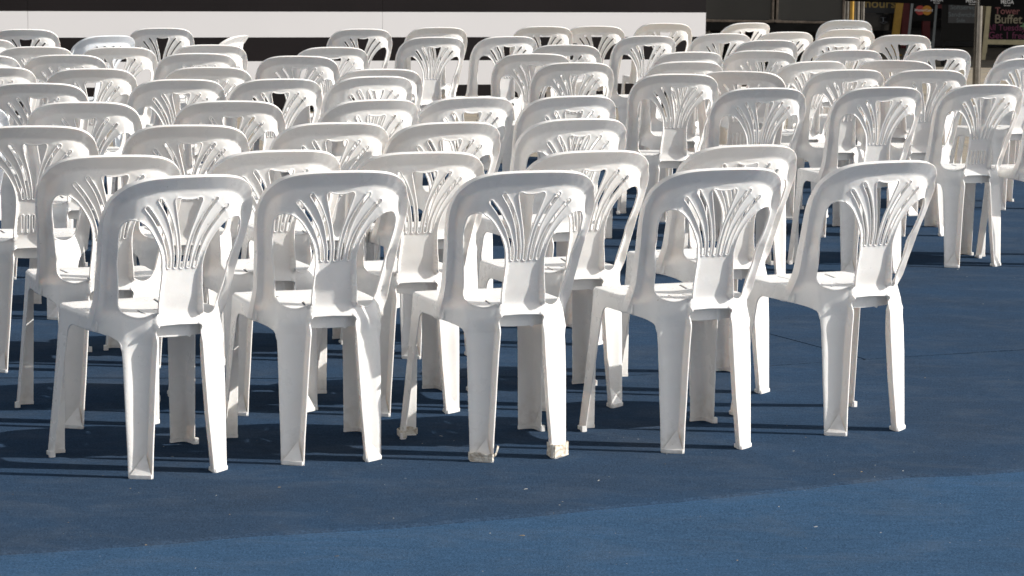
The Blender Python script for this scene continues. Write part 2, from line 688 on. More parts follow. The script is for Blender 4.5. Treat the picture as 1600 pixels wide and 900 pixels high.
def leg_xy(x, z):
    """channel leg: an inner flange running forward from its rear edge, then the wide outer face"""
    sg = np.sign(x)
    x = np.abs(x)
    x3, y3 = np.interp(z, LZ, P3X), np.interp(z, LZ, P3Y)
    x1, y1 = np.interp(z, LZ, P1X), np.interp(z, LZ, P1Y)
    dep = np.interp(z, [0, .30, .40, .42], [.036, .036, .026, .022])
    t = np.clip((x - x3) / FOLD, -.2, 1)
    u = np.clip((x - x3 - FOLD) / (x1 - x3 - FOLD), 0, 1.3)
    r = .16      # rounds the inside corner
    ya = y3 + dep * (t - r * np.clip((t - .7) / .3, 0, 1) ** 2)
    xa = x3 + .0028 * t
    xb = x3 + .0028 + (x1 - x3 - .0028) * u
    yb = y3 + dep * (1 - r) + (y1 - y3 - dep * (1 - r)) * u + .002 * np.sin(np.pi * np.clip(u, 0, 1))
    X = np.where(u > 0, xb, xa)
    Y = np.where(u > 0, yb, ya)
    Y = Y + .004 * smooth01((x - x1 + .006) / .006)
    return X * sg, Y


def back_sheet(variant_b):
    half = []
    # outline of the right half, from bottom centre round to top centre
    o = [(0, .4235), (.055, .4215), (.0625, .4205)]
    leg_in = [(np.interp(z, LZ, P3X) , z) for z in (.412, .38, .32, .24, .16, .08, .0)]
    leg_out = [(np.interp(z, LZ, P1X), z) for z in (0, .08, .16, .24, .32, .352)]
    outl = o + leg_in + leg_out + [(.1545, .368), (.160, .380), (.170, .388), (.186, .394), (.1935, .3955)]
    rim = catmull([(r[0], r[2]) for r in RIDGE], 6)
    outl += [tuple(p) for p in rim]
    outl = np.array(outl)
    full = np.vstack([outl, (outl[::-1] * [-1, 1])[1:-1]])
    outer_loop = resample_keep(full, .0045)
    holes = []
    # side windows
    w = [(.0665, .462), (.0655, .49), (.0625, .52), (.060, .55), (.0588, .58), (.0618, .61), (.0705, .64), (.086, .67),
         (.108, .7), (.132, .7185), (.155, .7246), (.171, .7195), (.1805, .704), (.1825, .685), (.181, .66), (.1775, .64), (.1735, .61), (.169, .58),
         (.164, .55), (.159, .52), (.1555, .495), (.152, .472), (.142, .4545), (.127, .446), (.110, .4425), (.092, .4455), (.075, .4535)]
    w = catmull(np.vstack([w, w[:1]]), 5)[:-1]
    for s in (-1, 1):
        holes.append(resample(w * [s, 1], .0028))
    k = 0.92 if variant_b else 1.0
    zb = .592 if variant_b else .584

    def slot(path, w0, w1):
        c = catmull(path, 8)
        T = np.gradient(c, axis=0)
        T /= np.linalg.norm(T, axis=1)[:, None]
        nn = np.stack([-T[:, 1], T[:, 0]], 1)
        u = np.linspace(0, 1, len(c))[:, None]
        ww = (w0 + (w1 - w0) * u) / 2
        A, B = c + nn * ww, c - nn * ww
        cap = lambda ctr, t, r: [ctr + r * (t * math.cos(a) + np.array([-t[1], t[0]]) * math.sin(a)) for a in (1.05, .52, 0, -.52, -1.05)]
        top = cap(c[-1], T[-1], ww[-1, 0])
        bot = cap(c[0], -T[0], ww[0, 0])
        return np.vstack([A, top, B[::-1], bot])
    s1 = [(.039 * k, zb + .003), (.0415 * k, .61), (.0475, .636), (.0635, .677), (.0915, .722), (.1195, .7565)]
    s2 = [(.0195 * k, zb + .003), (.0205 * k, .61), (.0245, .640), (.0355, .687), (.057, .737), (.0835, .777)]
    for s in (-1, 1):
        for q, b_ in ((s1, .0136), (s2, .0136)):
            holes.append(resample(slot(np.array(q) * [s, 1], .0106, b_), .0020))
    cw = [(-.0058, zb + .001), (-.0063, .61), (-.0084, .636), (-.0145, .672), (-.0246, .712), (-.0350, .750), (-.0410, .774),
          (-.0385, .7825), (-.031, .7845), (-.020, .7808), (0, .7790)]
    cw = catmull(cw, 6)
    cw = np.vstack([cw, (cw[::-1] * [-1, 1])[1:], [(.0028, zb - .0034), (-.0028, zb - .0034)]])
    holes.append(resample(cw, .0021))
    if variant_b:
        for i in range(-2, 3):
            x = i * .0185
            holes.append(resample(slot([(x, .478), (x, .495), (x, .52), (x, .534)], .0085, .0085), .0028))
    loops = [outer_loop] + holes
    gd = []
    for zz in np.arange(.004, .405, .0055):
        x3 = np.interp(zz, LZ, P3X)
        for dx in (FOLD * .35, FOLD * .68, FOLD, FOLD + .0035):
            gd += [(x3 + dx, zz), (-x3 - dx, zz)]
    V, F = triangulate(loops, .0068, [.0013, .0030], np.array(gd))
    x, z = V[:, 0], V[:, 1]
    # panel and rim
    d_out, near = seg_dist(V, outer_loop)
    onrim = (near[:, 1] > .3985) & ((np.abs(near[:, 0]) > .19) | (near[:, 1] > .74))
    # rim: a cove from the ridge down to the panel, worked out along the outline and smoothed
    D = resample(outer_loop, .0012)
    Dz = D[:, 1]
    wd = .0215 + .0185 * smooth01((Dz - .745) / .075)
    Ds = D.copy()
    for _ in range(6):
        Ds = (np.roll(Ds, 2, 0) + np.roll(Ds, 1, 0) + Ds + np.roll(Ds, -1, 0) + np.roll(Ds, -2, 0)) / 5
    T = np.roll(Ds, -3, 0) - np.roll(Ds, 3, 0)
    T /= np.linalg.norm(T, axis=1)[:, None]
    NN = np.stack([-T[:, 1], T[:, 0]], 1) * (1 if area(D) > 0 else -1)
    I_ = D + NN * wd[:, None]
    iy = panel_y(I_[:, 0], I_[:, 1])
    ry_ = ridge_y(D[:, 0], D[:, 1])
    for _ in range(14):
        iy = (np.roll(iy, 5) + np.roll(iy, 2) + iy + np.roll(iy, -2) + np.roll(iy, -5)) / 5
        ry_ = (np.roll(ry_, 2) + np.roll(ry_, 1) + ry_ + np.roll(ry_, -1) + np.roll(ry_, -2)) / 5
    idx = np.array([np.argmin((D[:, 0] - p[0]) ** 2 + (D[:, 1] - p[1]) ** 2) for p in near])
    y = panel_y(x, z)
    t = d_out / wd[idx]
    rimy = iy[idx] + (ry_[idx] - iy[idx]) * (1 - t)
    k_ = (1 - smooth01((t - .86) / .28)) * onrim * smooth01((near[:, 1] - .3985) / .03)
    y = y * (1 - k_) + rimy * k_
    # splat: side flanges standing rearward of the recessed lower panel
    ax = np.abs(x)
    xe = np.interp(z, [.40, .46, .49, .52, .55, .58, .61, .64, .67, .70, .72], [.068, .067, .0655, .0625, .060, .0588, .0618, .0705, .086, .108, .135])
    dw = np.minimum(seg_dist(V, holes[0])[0], seg_dist(V, holes[1])[0])
    dl = np.where((np.abs(near[:, 0]) > .0605) & (near[:, 1] < .4212), d_out, 1.0)
    q = np.where(ax < xe + .003, np.minimum(dw, dl), -1.0)
    rec = np.interp(z, [.42, .44, .47, .50, .54, .577, .59, .62, .66, .70], [.020, .022, .020, .015, .010, .006, .003, .003, .0025, .002])
    y = y - np.where((q > -.004) & (ax < xe + .004), rec * (1 - smooth01((q - .0015) / .0065)), 0) * smooth01((z - .40) / .02)
    # sloping sill along the bottom of the panel
    sill = np.clip((.456 - z) / .032, 0, 1) * smooth01((q - .003) / .006) * np.where(z > .40, 1, 0)
    y = y - .007 * sill * np.where(ax < .075, 1, 0)
    # a faint raised arc over the fan
    r = np.hypot(x / .168, (z - .60) / .196)
    y = y - .0013 * np.exp(-((r - 1) / .012) ** 2) * (z > .70)
    # legs take over below the window
    wl = smooth01((.418 - z) / .05) * np.where(ax < .168, 1, 0) * (ax > .05)
    wside = smooth01((.172 - ax) / .02)
    lx, ly = leg_xy(x, z)
    wk = wl * wside
    y = y * (1 - wk) + ly * wk
    xo = x * (1 - wk) + lx * wk
    # corner post between window sill and leg keeps the recess edge
    # raised lips round every opening
    dh = np.full(len(V), 1e9)
    for h in holes:
        dh = np.minimum(dh, seg_dist(V, h)[0])
    y = y - .0023 * (1 - smooth01(dh / .0034))
    V3 = np.stack([xo, y, z], 1)
    deep = np.interp(near[:, 1], [.40, .44, .52, .70, .80, .845], [.036, .034, .028, .022, .017, .016])
    thick = .0040 + deep * (1 - smooth01(d_out / .0065)) * onrim
    near_leg = (near[:, 1] < .40) & (d_out < .006)
    thick = thick + near_leg * .0008 * (1 - smooth01(d_out / .006))
    thick = thick + .0012 * (1 - smooth01(dh / .0045))
    fw = onrim * (1 - smooth01(d_out / .009))
    fixed = np.stack([.06 * np.sign(x) * (np.abs(x) > .02), np.full(len(x), .97), .22 * smooth01((z - .76) / .05) - .12 * (1 - smooth01((z - .40) / .06))], 1)
    fixed /= np.linalg.norm(fixed, axis=1)[:, None]
    return V3, F, thick, fixed, fw


def resample_keep(P, step):
    """resample a closed loop but keep its own corners"""
    out = []
    for a, b in zip(P, np.roll(P, -1, 0)):
        n = max(1, int(round(np.linalg.norm(b - a) / step)))
        for k in range(n):
            out.append(a + (b - a) * k / n)
    out = np.array(out)
    keep = [0]
    for i in range(1, len(out)):
        if np.linalg.norm(out[i] - out[keep[-1]]) > step * .45:
            keep.append(i)
    return out[keep]


# ---- seat plan
def seat_plan():
    side = [(.1915, .155), (.193, .20), (.195, .26), (.196, .32), (.195, .37)]
    c = (.108, .404)
    arc = [(c[0] + .087 * math.cos(a), c[1] + .087 * math.sin(a)) for a in np.linspace(.12, math.pi / 2 - .08, 9)]
    front = [(.075, .4935), (.035, .4955), (0, .496)]
    return catmull(side + arc + front, 4)


def seat_top(x, y):
    z = .4435 - .010 * np.exp(-((x / .11) ** 2 + ((y - .25) / .13) ** 2)) - .012 * smooth01((.20 - y) / .14)
    return z - .006 * smooth01((y - .43) / .06)


def build_seat():
    per = seat_plan()
    rear = []
    for x in (.184, .17, .155, .14, .12, .10, .085, .07, .05, .03):
        yy = float(panel_y(np.array([x]), np.array([.436]))[0])
        rear.append((x, yy + .003))
    r0 = float(panel_y(np.array([0.]), np.array([.436]))[0]) + .003
    outl = [(0, r0)] + rear[::-1] + [tuple(p) for p in per]
    outl = np.array(outl)
    full = np.vstack([outl, (outl[::-1] * [-1, 1])[1:-1]])
    outer = resample_keep(full, .007)
    holes = []
    for s in (-1, 1):
        for cx, cy, an, L in ((.033, .213, -.20, .050), (.084, .370, .16, .040)):
            d = np.array([math.sin(an), math.cos(an)])
            nn = np.array([d[1], -d[0]])
            c = np.array([cx, cy])
            h = [c - d * L - nn * .0052, c - d * L + nn * .0052, c + d * L + nn * .0052, c + d * L - nn * .0052]
            holes.append(resample_keep(np.array(h) * [s, 1], .007))
    V, F = triangulate([outer] + holes, .014, [.0012, .004, .008, .0125])
    d, near = seg_dist(V, outer)
    front = near[:, 1] > np.interp(np.abs(near[:, 0]), [0, .17, .186, .19], [.06, .11, .14, .15])
    x, y = V[:, 0], V[:, 1]
    z = seat_top(x, y)
    r = .0125
    q = np.clip(d, 0, r)
    z = z - np.where(front & (y > .12), r - np.sqrt(np.maximum(r * r - (r - q) ** 2, 0)), 0)
    # shallow border channel along the sides
    z = z - .0016 * np.exp(-((d - .024) / .004) ** 2) * front
    return np.stack([x, y, z], 1), F


def build_apron():
    per = seat_plan()
    seg = np.linalg.norm(np.diff(per, axis=0), axis=1)
    s = np.concatenate([[0], np.cumsum(seg)])
    S = s[-1]
    full = np.vstack([per, (per[::-1] * [-1, 1])[1:]])       # right rear -> front centre -> left rear
    sf = np.concatenate([s, 2 * S - s[::-1][1:]])
    # leg span along the perimeter
    sa = float(np.interp(.345, per[:, 1], s))                # rear edge of the side flange
    i = np.argmin(np.abs(per[:, 0] - .163) + (per[:, 1] < .42) * 9)
    sb = float(s[i])
    # foot path at the same parameters
    fa, fc, fb = (.2225, .409), (.2185, .467), (.1665, .462)
    sc_ = (sa + sb) / 2 + .012
    foot = chaikin([fa, (.2235, .432), (.222, .458), (.212, .4695), (.190, .4680), fb], 2, closed=False)
    fs = np.concatenate([[0], np.cumsum(np.linalg.norm(np.diff(foot, axis=0), axis=1))])
    fs = sa + fs / fs[-1] * (sb - sa)
    zt = lambda ss: seat_top(np.interp(ss, sf, full[:, 0]), np.interp(ss, sf, full[:, 1])) - .0125
    bot = .396
    o = [(.0, .398), (.03, .395)]
    rr = .030
    def arch_l(s0):   # bottom edge turning down into the leg (coming from small s)
        return [(s0 - rr + rr * math.sin(a), bot - rr + rr * math.cos(a)) for a in np.linspace(0, math.pi / 2, 7)]
    def arch_r(s0):
        return [(s0 + rr - rr * math.cos(a), bot - .006 - rr + rr * math.sin(a)) for a in np.linspace(0, math.pi / 2, 7)]
    half = o + [(sa - rr - .02, bot)] + arch_l(sa) + [(sa, .25), (sa, .12), (sa, .0), (sb, .0), (sb, .12), (sb, .25)] + arch_r(sb) + [(sb + rr + .03, .389), (S, .385)]
    mirror = [(2 * S - a, b) for a, b in half[::-1]][1:]
    top = [(u, float(zt(u))) for u in np.linspace(2 * S, 0, 70)]
    loop = np.array(half + mirror + top)
    loop = resample_keep(loop, .008)
    V, F = triangulate([loop], .013, [.003, .007])
    ss, z = V[:, 0], V[:, 1]
    right = ss <= S
    s1 = np.where(right, ss, 2 * S - ss)
    px, py = np.interp(s1, s, per[:, 0]), np.interp(s1, s, per[:, 1])
    fx, fy = np.interp(np.clip(s1, sa, sb), fs, foot[:, 0]), np.interp(np.clip(s1, sa, sb), fs, foot[:, 1])
    ax_, ay_ = np.interp(np.clip(s1, sa, sb), s, per[:, 0]), np.interp(np.clip(s1, sa, sb), s, per[:, 1])
    w = np.clip((.425 - z) / .425, 0, 1)
    fade = smooth01(1 - np.maximum(np.maximum(sa - s1, s1 - sb), 0) / .06)
    x = px + (fx - ax_) * w * fade
    y = py + (fy - ay_) * w * fade
    x = np.where(right, x, -x)
    return np.stack([x, y, z], 1), F, S, ss


def merge_build(variant):
    """the part meshes of one chair as (name, mesh) pairs"""
    parts = []
    V3, F, th, fixed, fw = back_sheet(variant)
    v, f, n, src = shell(V3, F, th, flip=False, fixed=fixed, fw=fw)
    # rear side must face -y
    if np.mean(np.cross(V3[F[:, 1]] - V3[F[:, 0]], V3[F[:, 2]] - V3[F[:, 0]])[:, 1]) > 0:
        v, f, n, src = shell(V3, F, th, flip=True, fixed=fixed, fw=fw)
    cen = V3[F].mean(1)[src]
    leg = (cen[:, 2] < .372) & (np.abs(cen[:, 0]) < .16)
    parts.append(('backrest', v, f, n, ~leg))
    for s in (-1, 1):
        parts.append(('rear_leg', v, f, n, leg & (cen[:, 0] * s > 0)))
    V3, F = build_seat()
    v, f, n, src = shell(V3, F, .0035, flip=False)
    a = (v, f, n)
    V4, F4, S, ss = build_apron()
    flip = False
    fn = np.cross(V4[F4[:, 1]] - V4[F4[:, 0]], V4[F4[:, 2]] - V4[F4[:, 0]])
    c4 = V4[F4].mean(1)
    if np.mean(fn[:, 0] * c4[:, 0] + fn[:, 1] * (c4[:, 1] - .25)) < 0:
        flip = True
    v4, f4, n4, src4 = shell(V4, F4, .004, flip=flip)
    cen = V4[F4].mean(1)[src4]
    s_c = np.minimum(ss[F4].mean(1), 2 * S - ss[F4].mean(1))[src4]
    leg4 = cen[:, 2] < .358
    # skirt under the rear of the seat, with a small rib
    xs = np.linspace(-.090, .090, 25)
    g3 = []
    for x_ in xs:
        zb_ = .3885 - .0035 * math.cos(math.pi / 2 * x_ / .09) - (.0045 if .040 < x_ < .050 else 0)
        for k in range(4):
            zz = .436 + (zb_ - .436) * k / 3
            g3.append((x_, .052 + .006 * (x_ / .09) ** 2 - (.0035 if .040 < x_ < .050 else 0), zz))
    fs_ = []
    for i_ in range(24):
        for k in range(3):
            p_ = i_ * 4 + k
            fs_ += [(p_, p_ + 1, p_ + 4), (p_ + 1, p_ + 5, p_ + 4)]
    v5, f5, n5, _s = shell(np.array(g3), np.array(fs_), .0035)
    a = (np.vstack([a[0], v5]), list(a[1]) + [tuple(k + len(a[0]) for k in q) for q in f5], np.vstack([a[2], n5]))
    fa = a[1]
    fb = [tuple(k + len(a[0]) for k in q) for q in f4]
    vv = np.vstack([a[0], v4])
    nn = np.vstack([a[2], n4])
    parts.append(('seat', vv, list(fa) + fb, nn, np.concatenate([np.ones(len(fa), bool), ~leg4])))
    for s in (-1, 1):
        parts.append(('front_leg', v4, f4, n4, leg4 & (cen[:, 0] * s > 0)))
    return parts


def foot_pad(side, rear):
    """small moulded foot closing the bottom of each channel leg"""
    m = MB()
    if rear:
        poly = [(.0952, -.0092), (.0990, -.0100), (.128, .0080), (.1490, .0235), (.1500, .0300), (.128, .0345), (.0995, .0370), (.0952, .0340)]
    else:
        poly = [(.2235, .406), (.2245, .432), (.2225, .460), (.212, .4710), (.1895, .4695), (.1655, .464), (.1655, .4575), (.188, .461), (.207, .460), (.214, .452), (.2165, .432), (.216, .406)]
    poly = [(p[0] * side, p[1]) for p in poly]
    if side < 0:
        poly = poly[::-1]
    k = len(m.v)
    n = len(poly)
    cx = sum(p[0] for p in poly) / n
    cy = sum(p[1] for p in poly) / n
    for zz, g in ((.0, .985), (.0015, 1.0), (.009, 1.0), (.0110, .985)):
        for p in poly:
            m.v.append((cx + (p[0] - cx) * g, cy + (p[1] - cy) * g, zz))
    for r in range(3):
        for i in range(n):
            j = (i + 1) % n
            m.f.append((k + r * n + i, k + r * n + j, k + (r + 1) * n + j, k + (r + 1) * n + i)); m.mi.append(0)
    m.f.append(tuple(k + i for i in range(n))[::-1]); m.mi.append(0)
    m.f.append(tuple(k + 3 * n + i for i in range(n))); m.mi.append(0)
    if rear:
        # the little sloping gusset that rises from the foot up the leg's outer face
        k = len(m.v)
        g = [(.0975, -.0085, .010), (.1482, .0235, .010), (.1015, .0240, .066), (.132, .030, .010), (.1005, .030, .010)]
        m.v += [(p[0] * side, p[1], p[2]) for p in g]
        fs = [(0, 1, 2), (1, 3, 2), (3, 4, 2), (4, 0, 2), (0, 4, 3, 1)]
        for q in fs:
            m.f.append(tuple(k + i for i in (q if side > 0 else q[::-1]))); m.mi.append(0)
    else:
        m.box(*(sorted((.2205 * side, .2325 * side))), .404, .416, .0, .018)
    return m


PARTS = {v: merge_build(v) for v in (False, True)}
PROTO = {}


def proto_chair(variant, mat):
    key = (variant, mat.name)
    if key in PROTO:
        return PROTO[key]
    kids = []
    for nm, v, f, n, pick in PARTS[variant]:
        kids.append((('leg' if nm.endswith('leg') else nm), sub_mesh(nm, v, f, n, pick, mat), nm))
    feet = []
    for rear in (True, False):
        for s in (-1, 1):
            o = foot_pad(s, rear).build('foot', mat, None)
            me = o.data
            me.shade_smooth()
            me.set_sharp_from_angle(angle=R(40))
            bpy.data.objects.remove(o)
            feet.append(me)
    PROTO[key] = (kids, feet)
    return PROTO[key]


def make_chair(x, y, yaw, label, variant=False, mat=None, scale=1.0):
    kids, feet = proto_chair(variant, mat or M_WHITE)
    root = empty('plastic_chair', (x, y, GROUND_Z), R(yaw))
    root.scale = (scale, scale, scale)
    tag(root, label, 'chair', 'white plastic chairs set out in rows on the blue carpet')
    legs = []
    for nm, me, full in kids:
        o = bpy.data.objects.new(nm, me)
        COL.objects.link(o)
        o.parent = root
        if nm == 'leg':
            legs.append(o)
    for lg, me in zip(legs, feet):
        o = bpy.data.objects.new('foot', me)
        COL.objects.link(o)
        o.parent = lg
    return root


GROUND_Z = 0.0

# ------------------------------------------------------------------ ground, carpets
def paving_mat():
    m, n, l, p = new_mat('sandy_paving')
    tc = N(n, 'ShaderNodeTexCoord')
    br = N(n, 'ShaderNodeTexBrick')
    br.inputs['Scale'].default_value = 1.0
    br.inputs['Mortar Size'].default_value = 0.006
    br.inputs['Brick Width'].default_value = 0.6
    br.inputs['Row Height'].default_value = 0.3
    br.inputs['Color1'].default_value = (0.27, 0.225, 0.165, 1)
    br.inputs['Color2'].default_value = (0.21, 0.19, 0.155, 1)
    br.inputs['Mortar'].default_value = (0.11, 0.10, 0.09, 1)
    l.new(tc.outputs['Object'], br.inputs['Vector'])
    no = N(n, 'ShaderNodeTexNoise')
    no.inputs['Scale'].default_value = 9
    no.inputs['Detail'].default_value = 9
    mp = N(n, 'ShaderNodeMapping')
    mp.inputs['Scale'].default_value = (1, 5, 1)
    l.new(tc.outputs['Object'], mp.inputs[0])
    l.new(mp.outputs[0], no.inputs['Vector'])
    mr = N(n, 'ShaderNodeMapRange')
    mr.inputs[1].default_value, mr.inputs[2].default_value = .3, .7
    mr.inputs[3].default_value, mr.inputs[4].default_value = .75, 1.25
    l.new(no.outputs[0], mr.inputs[0])
    s = N(n, 'ShaderNodeVectorMath', operation='SCALE')
    l.new(br.outputs[0], s.inputs[0])
    l.new(mr.outputs[0], s.inputs['Scale'])
    l.new(s.outputs[0], p.inputs['Base Color'])
    p.inputs['Roughness'].default_value = .85
    return m


def sheet(name, pts, z, mat, thick=0.0, slope=0.0):
    """flat polygon, optionally with a little thickness"""
    n = len(pts)
    v = [(x, y, z) for x, y in pts]
    f = [tuple(range(n))]
    if thick:
        v += [(x, y - slope, z - thick) for x, y in pts]
        for i in range(n):
            j = (i + 1) % n
            f.append((i, i + n, j + n, j))
    me = bpy.data.meshes.new(name)
    me.from_pydata(v, [], f)
    me.update()
    o = link(name, me, mat)
    return o


tag(sheet('ground', [(-600, -300), (600, -300), (600, 1200), (-600, 1200)], -0.014, paving_mat()), kind='structure')

# clean carpet underneath, worn carpets laid over it; edges follow the lines in the hall of chairs
edge = [(-9, 4.5), (-2.2, 6.19), (-1.241, 6.516), (-.9, 6.64), (-0.641, 6.762), (-.3, 6.872), (0.008, 7.014), (0.353, 7.196), (.7, 7.375), (0.98, 7.541), (1.139, 7.63), (1.30, 7.665),
        (1.484, 7.742), (2.6, 8.29), (9, 11.0)]
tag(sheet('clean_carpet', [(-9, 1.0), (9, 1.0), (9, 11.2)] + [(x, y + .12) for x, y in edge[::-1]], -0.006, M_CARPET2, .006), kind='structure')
seam = [(9, 13.6), (1.901, 9.997), (1.44, 9.789), (1.275, 9.715), (0.915, 9.539), (0.39, 9.272), (-.7, 9.13), (-1.717, 9.051), (-9, 8.2)]
g = 0.004


def dense(P, amp, seed):
    """hand-cut wobble along an edge"""
    rnd = random.Random(seed)
    out = []
    for (a, b), (c, d) in zip(P[:-1], P[1:]):
        n = max(1, int(math.hypot(c - a, d - b) / .07))
        for k in range(n):
            t = k / n
            j = 0 if k == 0 else rnd.uniform(-amp, amp)
            out.append((a + (c - a) * t, b + (d - b) * t + j))
    out.append(P[-1])
    return out


e1 = dense(edge, .0035, 3)
s1 = dense(seam, .0025, 4)
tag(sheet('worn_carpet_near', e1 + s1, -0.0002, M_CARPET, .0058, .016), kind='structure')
diag = [(1.275, 9.73), (1.262, 9.76), (0.99, 10.31), (.2, 11.9), (-.9, 14.2), (-2.9, 18.4)]
far_l = [(x, y + .011 + g) for x, y in s1[::-1] if x < 1.26]
right_seam = [(x, y + .015 + g) for x, y in s1[::-1] if x > 1.285]
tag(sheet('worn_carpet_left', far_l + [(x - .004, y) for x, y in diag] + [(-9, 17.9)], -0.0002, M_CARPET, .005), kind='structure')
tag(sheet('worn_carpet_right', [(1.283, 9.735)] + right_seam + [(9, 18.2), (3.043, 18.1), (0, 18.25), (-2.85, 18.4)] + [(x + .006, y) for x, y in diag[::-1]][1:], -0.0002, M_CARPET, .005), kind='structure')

# ------------------------------------------------------------------ chairs
ROWS = [
 [(-0.911, 7.470, 31.0), (-0.501, 7.674, 20.3), (0.036, 7.759, 21.1), (0.595, 7.937, 23.4), (1.109, 8.263, 27.9)],
 [(-1.210, 8.190, 19.5), (-0.738, 8.455, 23.0), (-0.292, 8.470, 20.0), (0.236, 8.610, 23.0), (0.741, 8.920, 24.0)],
 [(-1.625, 9.193, 14.2, 'B'), (-1.124, 9.338, 16.1), (-0.642, 9.538, 22.4), (-0.240, 9.629, 25.1), (0.215, 9.918, 24.7)],
 [(-2.089, 10.150, 23.0, 'U'), (-1.643, 10.437, 10.6), (-1.108, 10.623, 13.9), (-0.565, 10.808, 29.9), (-0.195, 11.053, 27.9), (0.227, 11.245, 23.6),
  (1.083, 12.003, 15.3), (1.631, 12.198, 18.9), (2.141, 12.504, 21.8, 'B'), (2.58, 12.56, 22.0)],
 [(-2.035, 11.608, 11.8), (-1.484, 12.009, 21.5), (-1.062, 12.165, 23.3), (-0.659, 12.461, 30.1), (0.765, 13.053, 14.1), (1.114, 13.388, -4.4, 'BC'), (1.659, 13.681, 18.5), (2.076, 13.754, 10.0)],
 [(-2.447, 12.778, 23.0), (-1.982, 12.782, 16.9), (-1.464, 13.063, 14.0), (-0.650, 13.117, 18.0), (0.304, 14.006, 16.2), (0.891, 14.282, 15.1), (1.575, 14.525, 26.2, 'B'), (2.051, 14.751, -3.4, 'BC'), (2.824, 15.165, 23.0)],
 [(-2.717, 13.852, 23.0), (-2.306, 14.039, 13.7), (-1.679, 14.406, 18.8), (-1.134, 14.274, 10.4), (0.095, 14.935, 13.8), (0.977, 15.404, 20.8), (1.402, 15.691, 7.5), (1.941, 15.935, 16.4), (2.503, 16.233, 15.2)],
 [(-2.616, 14.892, 21.2), (-2.172, 14.976, 16.1), (-1.726, 15.436, 19.0), (-1.032, 15.347, 19.8), (0.298, 16.101, 9.5), (1.579, 17.186, 17.3), (2.080, 17.815, 29.8), (3.185, 16.982, 23.0)],
 [(-3.073, 15.712, 23.0), (-2.476, 16.469, 40.9, 'U'), (-1.741, 16.698, 75.4), (-0.517, 16.931, 22.5), (-0.058, 17.192, 24.4), (0.835, 17.586, 21.9), (1.369, 18.151, 17.8), (1.835, 18.626, 20.6), (2.581, 18.359, 11.9)],
 [(-3.092, 17.242, 13.5), (-2.295, 17.735, 16.6), (-1.023, 18.075, 18.6), (-0.531, 18.541, 18.0), (0.188, 19.013, 14.9), (0.560, 19.217, 10.2), (1.078, 19.968, 12.3), (1.708, 20.306, 30.0), (2.335, 19.302, 13.7), (2.55, 21.2, 10.0, 'U')],
]
ORD = ['first', 'second', 'third', 'fourth', 'fifth', 'sixth', 'seventh', 'eighth', 'ninth', 'tenth']
FRONT = ['white plastic chair with a fanned back at the left end of the nearest row',
         'white plastic chair second from the left in the nearest row, between two others',
         'white plastic chair with torn brown tape round its feet, middle of the nearest row',
         'white plastic chair in the nearest row, just right of the one with taped feet',
         'white plastic chair at the open right end of the nearest row']
special = {(3, 8): 'white chair with short slots under its fan, standing clear at the right beside open carpet',
           (3, 9): 'white chair cut off by the right edge, next to the one with short back slots',
           (8, 2): 'white plastic chair turned side-on, its back edge showing against the black stripe',
           (8, 1): 'bluish white chair twisted to the left in front of the black stripe, far left',
           (9, 9): 'bluish white chair standing farthest back, before the dark speakers and steel posts',
           (4, 5): 'white chair darkened for weaker light, turned square to the camera, fifth row, with slots low in its back',
           (5, 7): 'white chair darkened for weaker light, turned square to the camera, sixth row, towards the right'}
chairs = {}
for ri, row in enumerate(ROWS):
    for ci, c in enumerate(row):
        fl = c[3] if len(c) > 3 else ''
        if ri == 0:
            lab = FRONT[ci]
        elif (ri, ci) in special:
            lab = special[(ri, ci)]
        elif ci == 0:
            lab = 'white plastic chair at the left end of the %s row from the front' % ORD[ri]
        elif ci == len(row) - 1:
            lab = 'white plastic chair at the right end of the %s row from the front' % ORD[ri]
        else:
            lab = 'white plastic chair, %s from the left in the %s row from the front' % (ORD[ci], ORD[ri])
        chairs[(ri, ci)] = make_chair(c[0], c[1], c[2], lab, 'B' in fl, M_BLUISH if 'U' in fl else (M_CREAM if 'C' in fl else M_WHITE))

for ci in range(5):            # this row is a slightly lower batch
    chairs[(1, ci)].scale = (1, 1, .989)
tilt = random.Random(5)
for (ri, ci), o in chairs.items():
    if ri >= 2:                # legs settle unevenly on the carpet
        o.rotation_euler.x = R(tilt.uniform(-.35, .35))
        o.rotation_euler.y = R(tilt.uniform(-.35, .35))

# tape wound round three feet of the middle chair of the nearest row
def tape_mat():
    m, n, l, p = new_mat('old_packing_tape')
    tc = N(n, 'ShaderNodeTexCoord')
    no = N(n, 'ShaderNodeTexNoise')
    no.inputs['Scale'].default_value = 90
    no.inputs['Detail'].default_value = 6
    l.new(tc.outputs['Object'], no.inputs['Vector'])
    cr = N(n, 'ShaderNodeValToRGB')
    cr.color_ramp.elements[0].position = .38
    cr.color_ramp.elements[0].color = (.46, .38, .29, 1)
    cr.color_ramp.elements[1].position = .56
    cr.color_ramp.elements[1].color = (.70, .66, .58, 1)
    l.new(no.outputs[0], cr.inputs[0])
    l.new(cr.outputs[0], p.inputs['Base Color'])
    p.inputs['Roughness'].default_value = .3
    bp = N(n, 'ShaderNodeBump')
    bp.inputs['Strength'].default_value = .7
    bp.inputs['Distance'].default_value = .004
    l.new(no.outputs[0], bp.inputs['Height'])
    l.new(bp.outputs[0], p.inputs['Normal'])
    return m


M_TAPE = tape_mat()


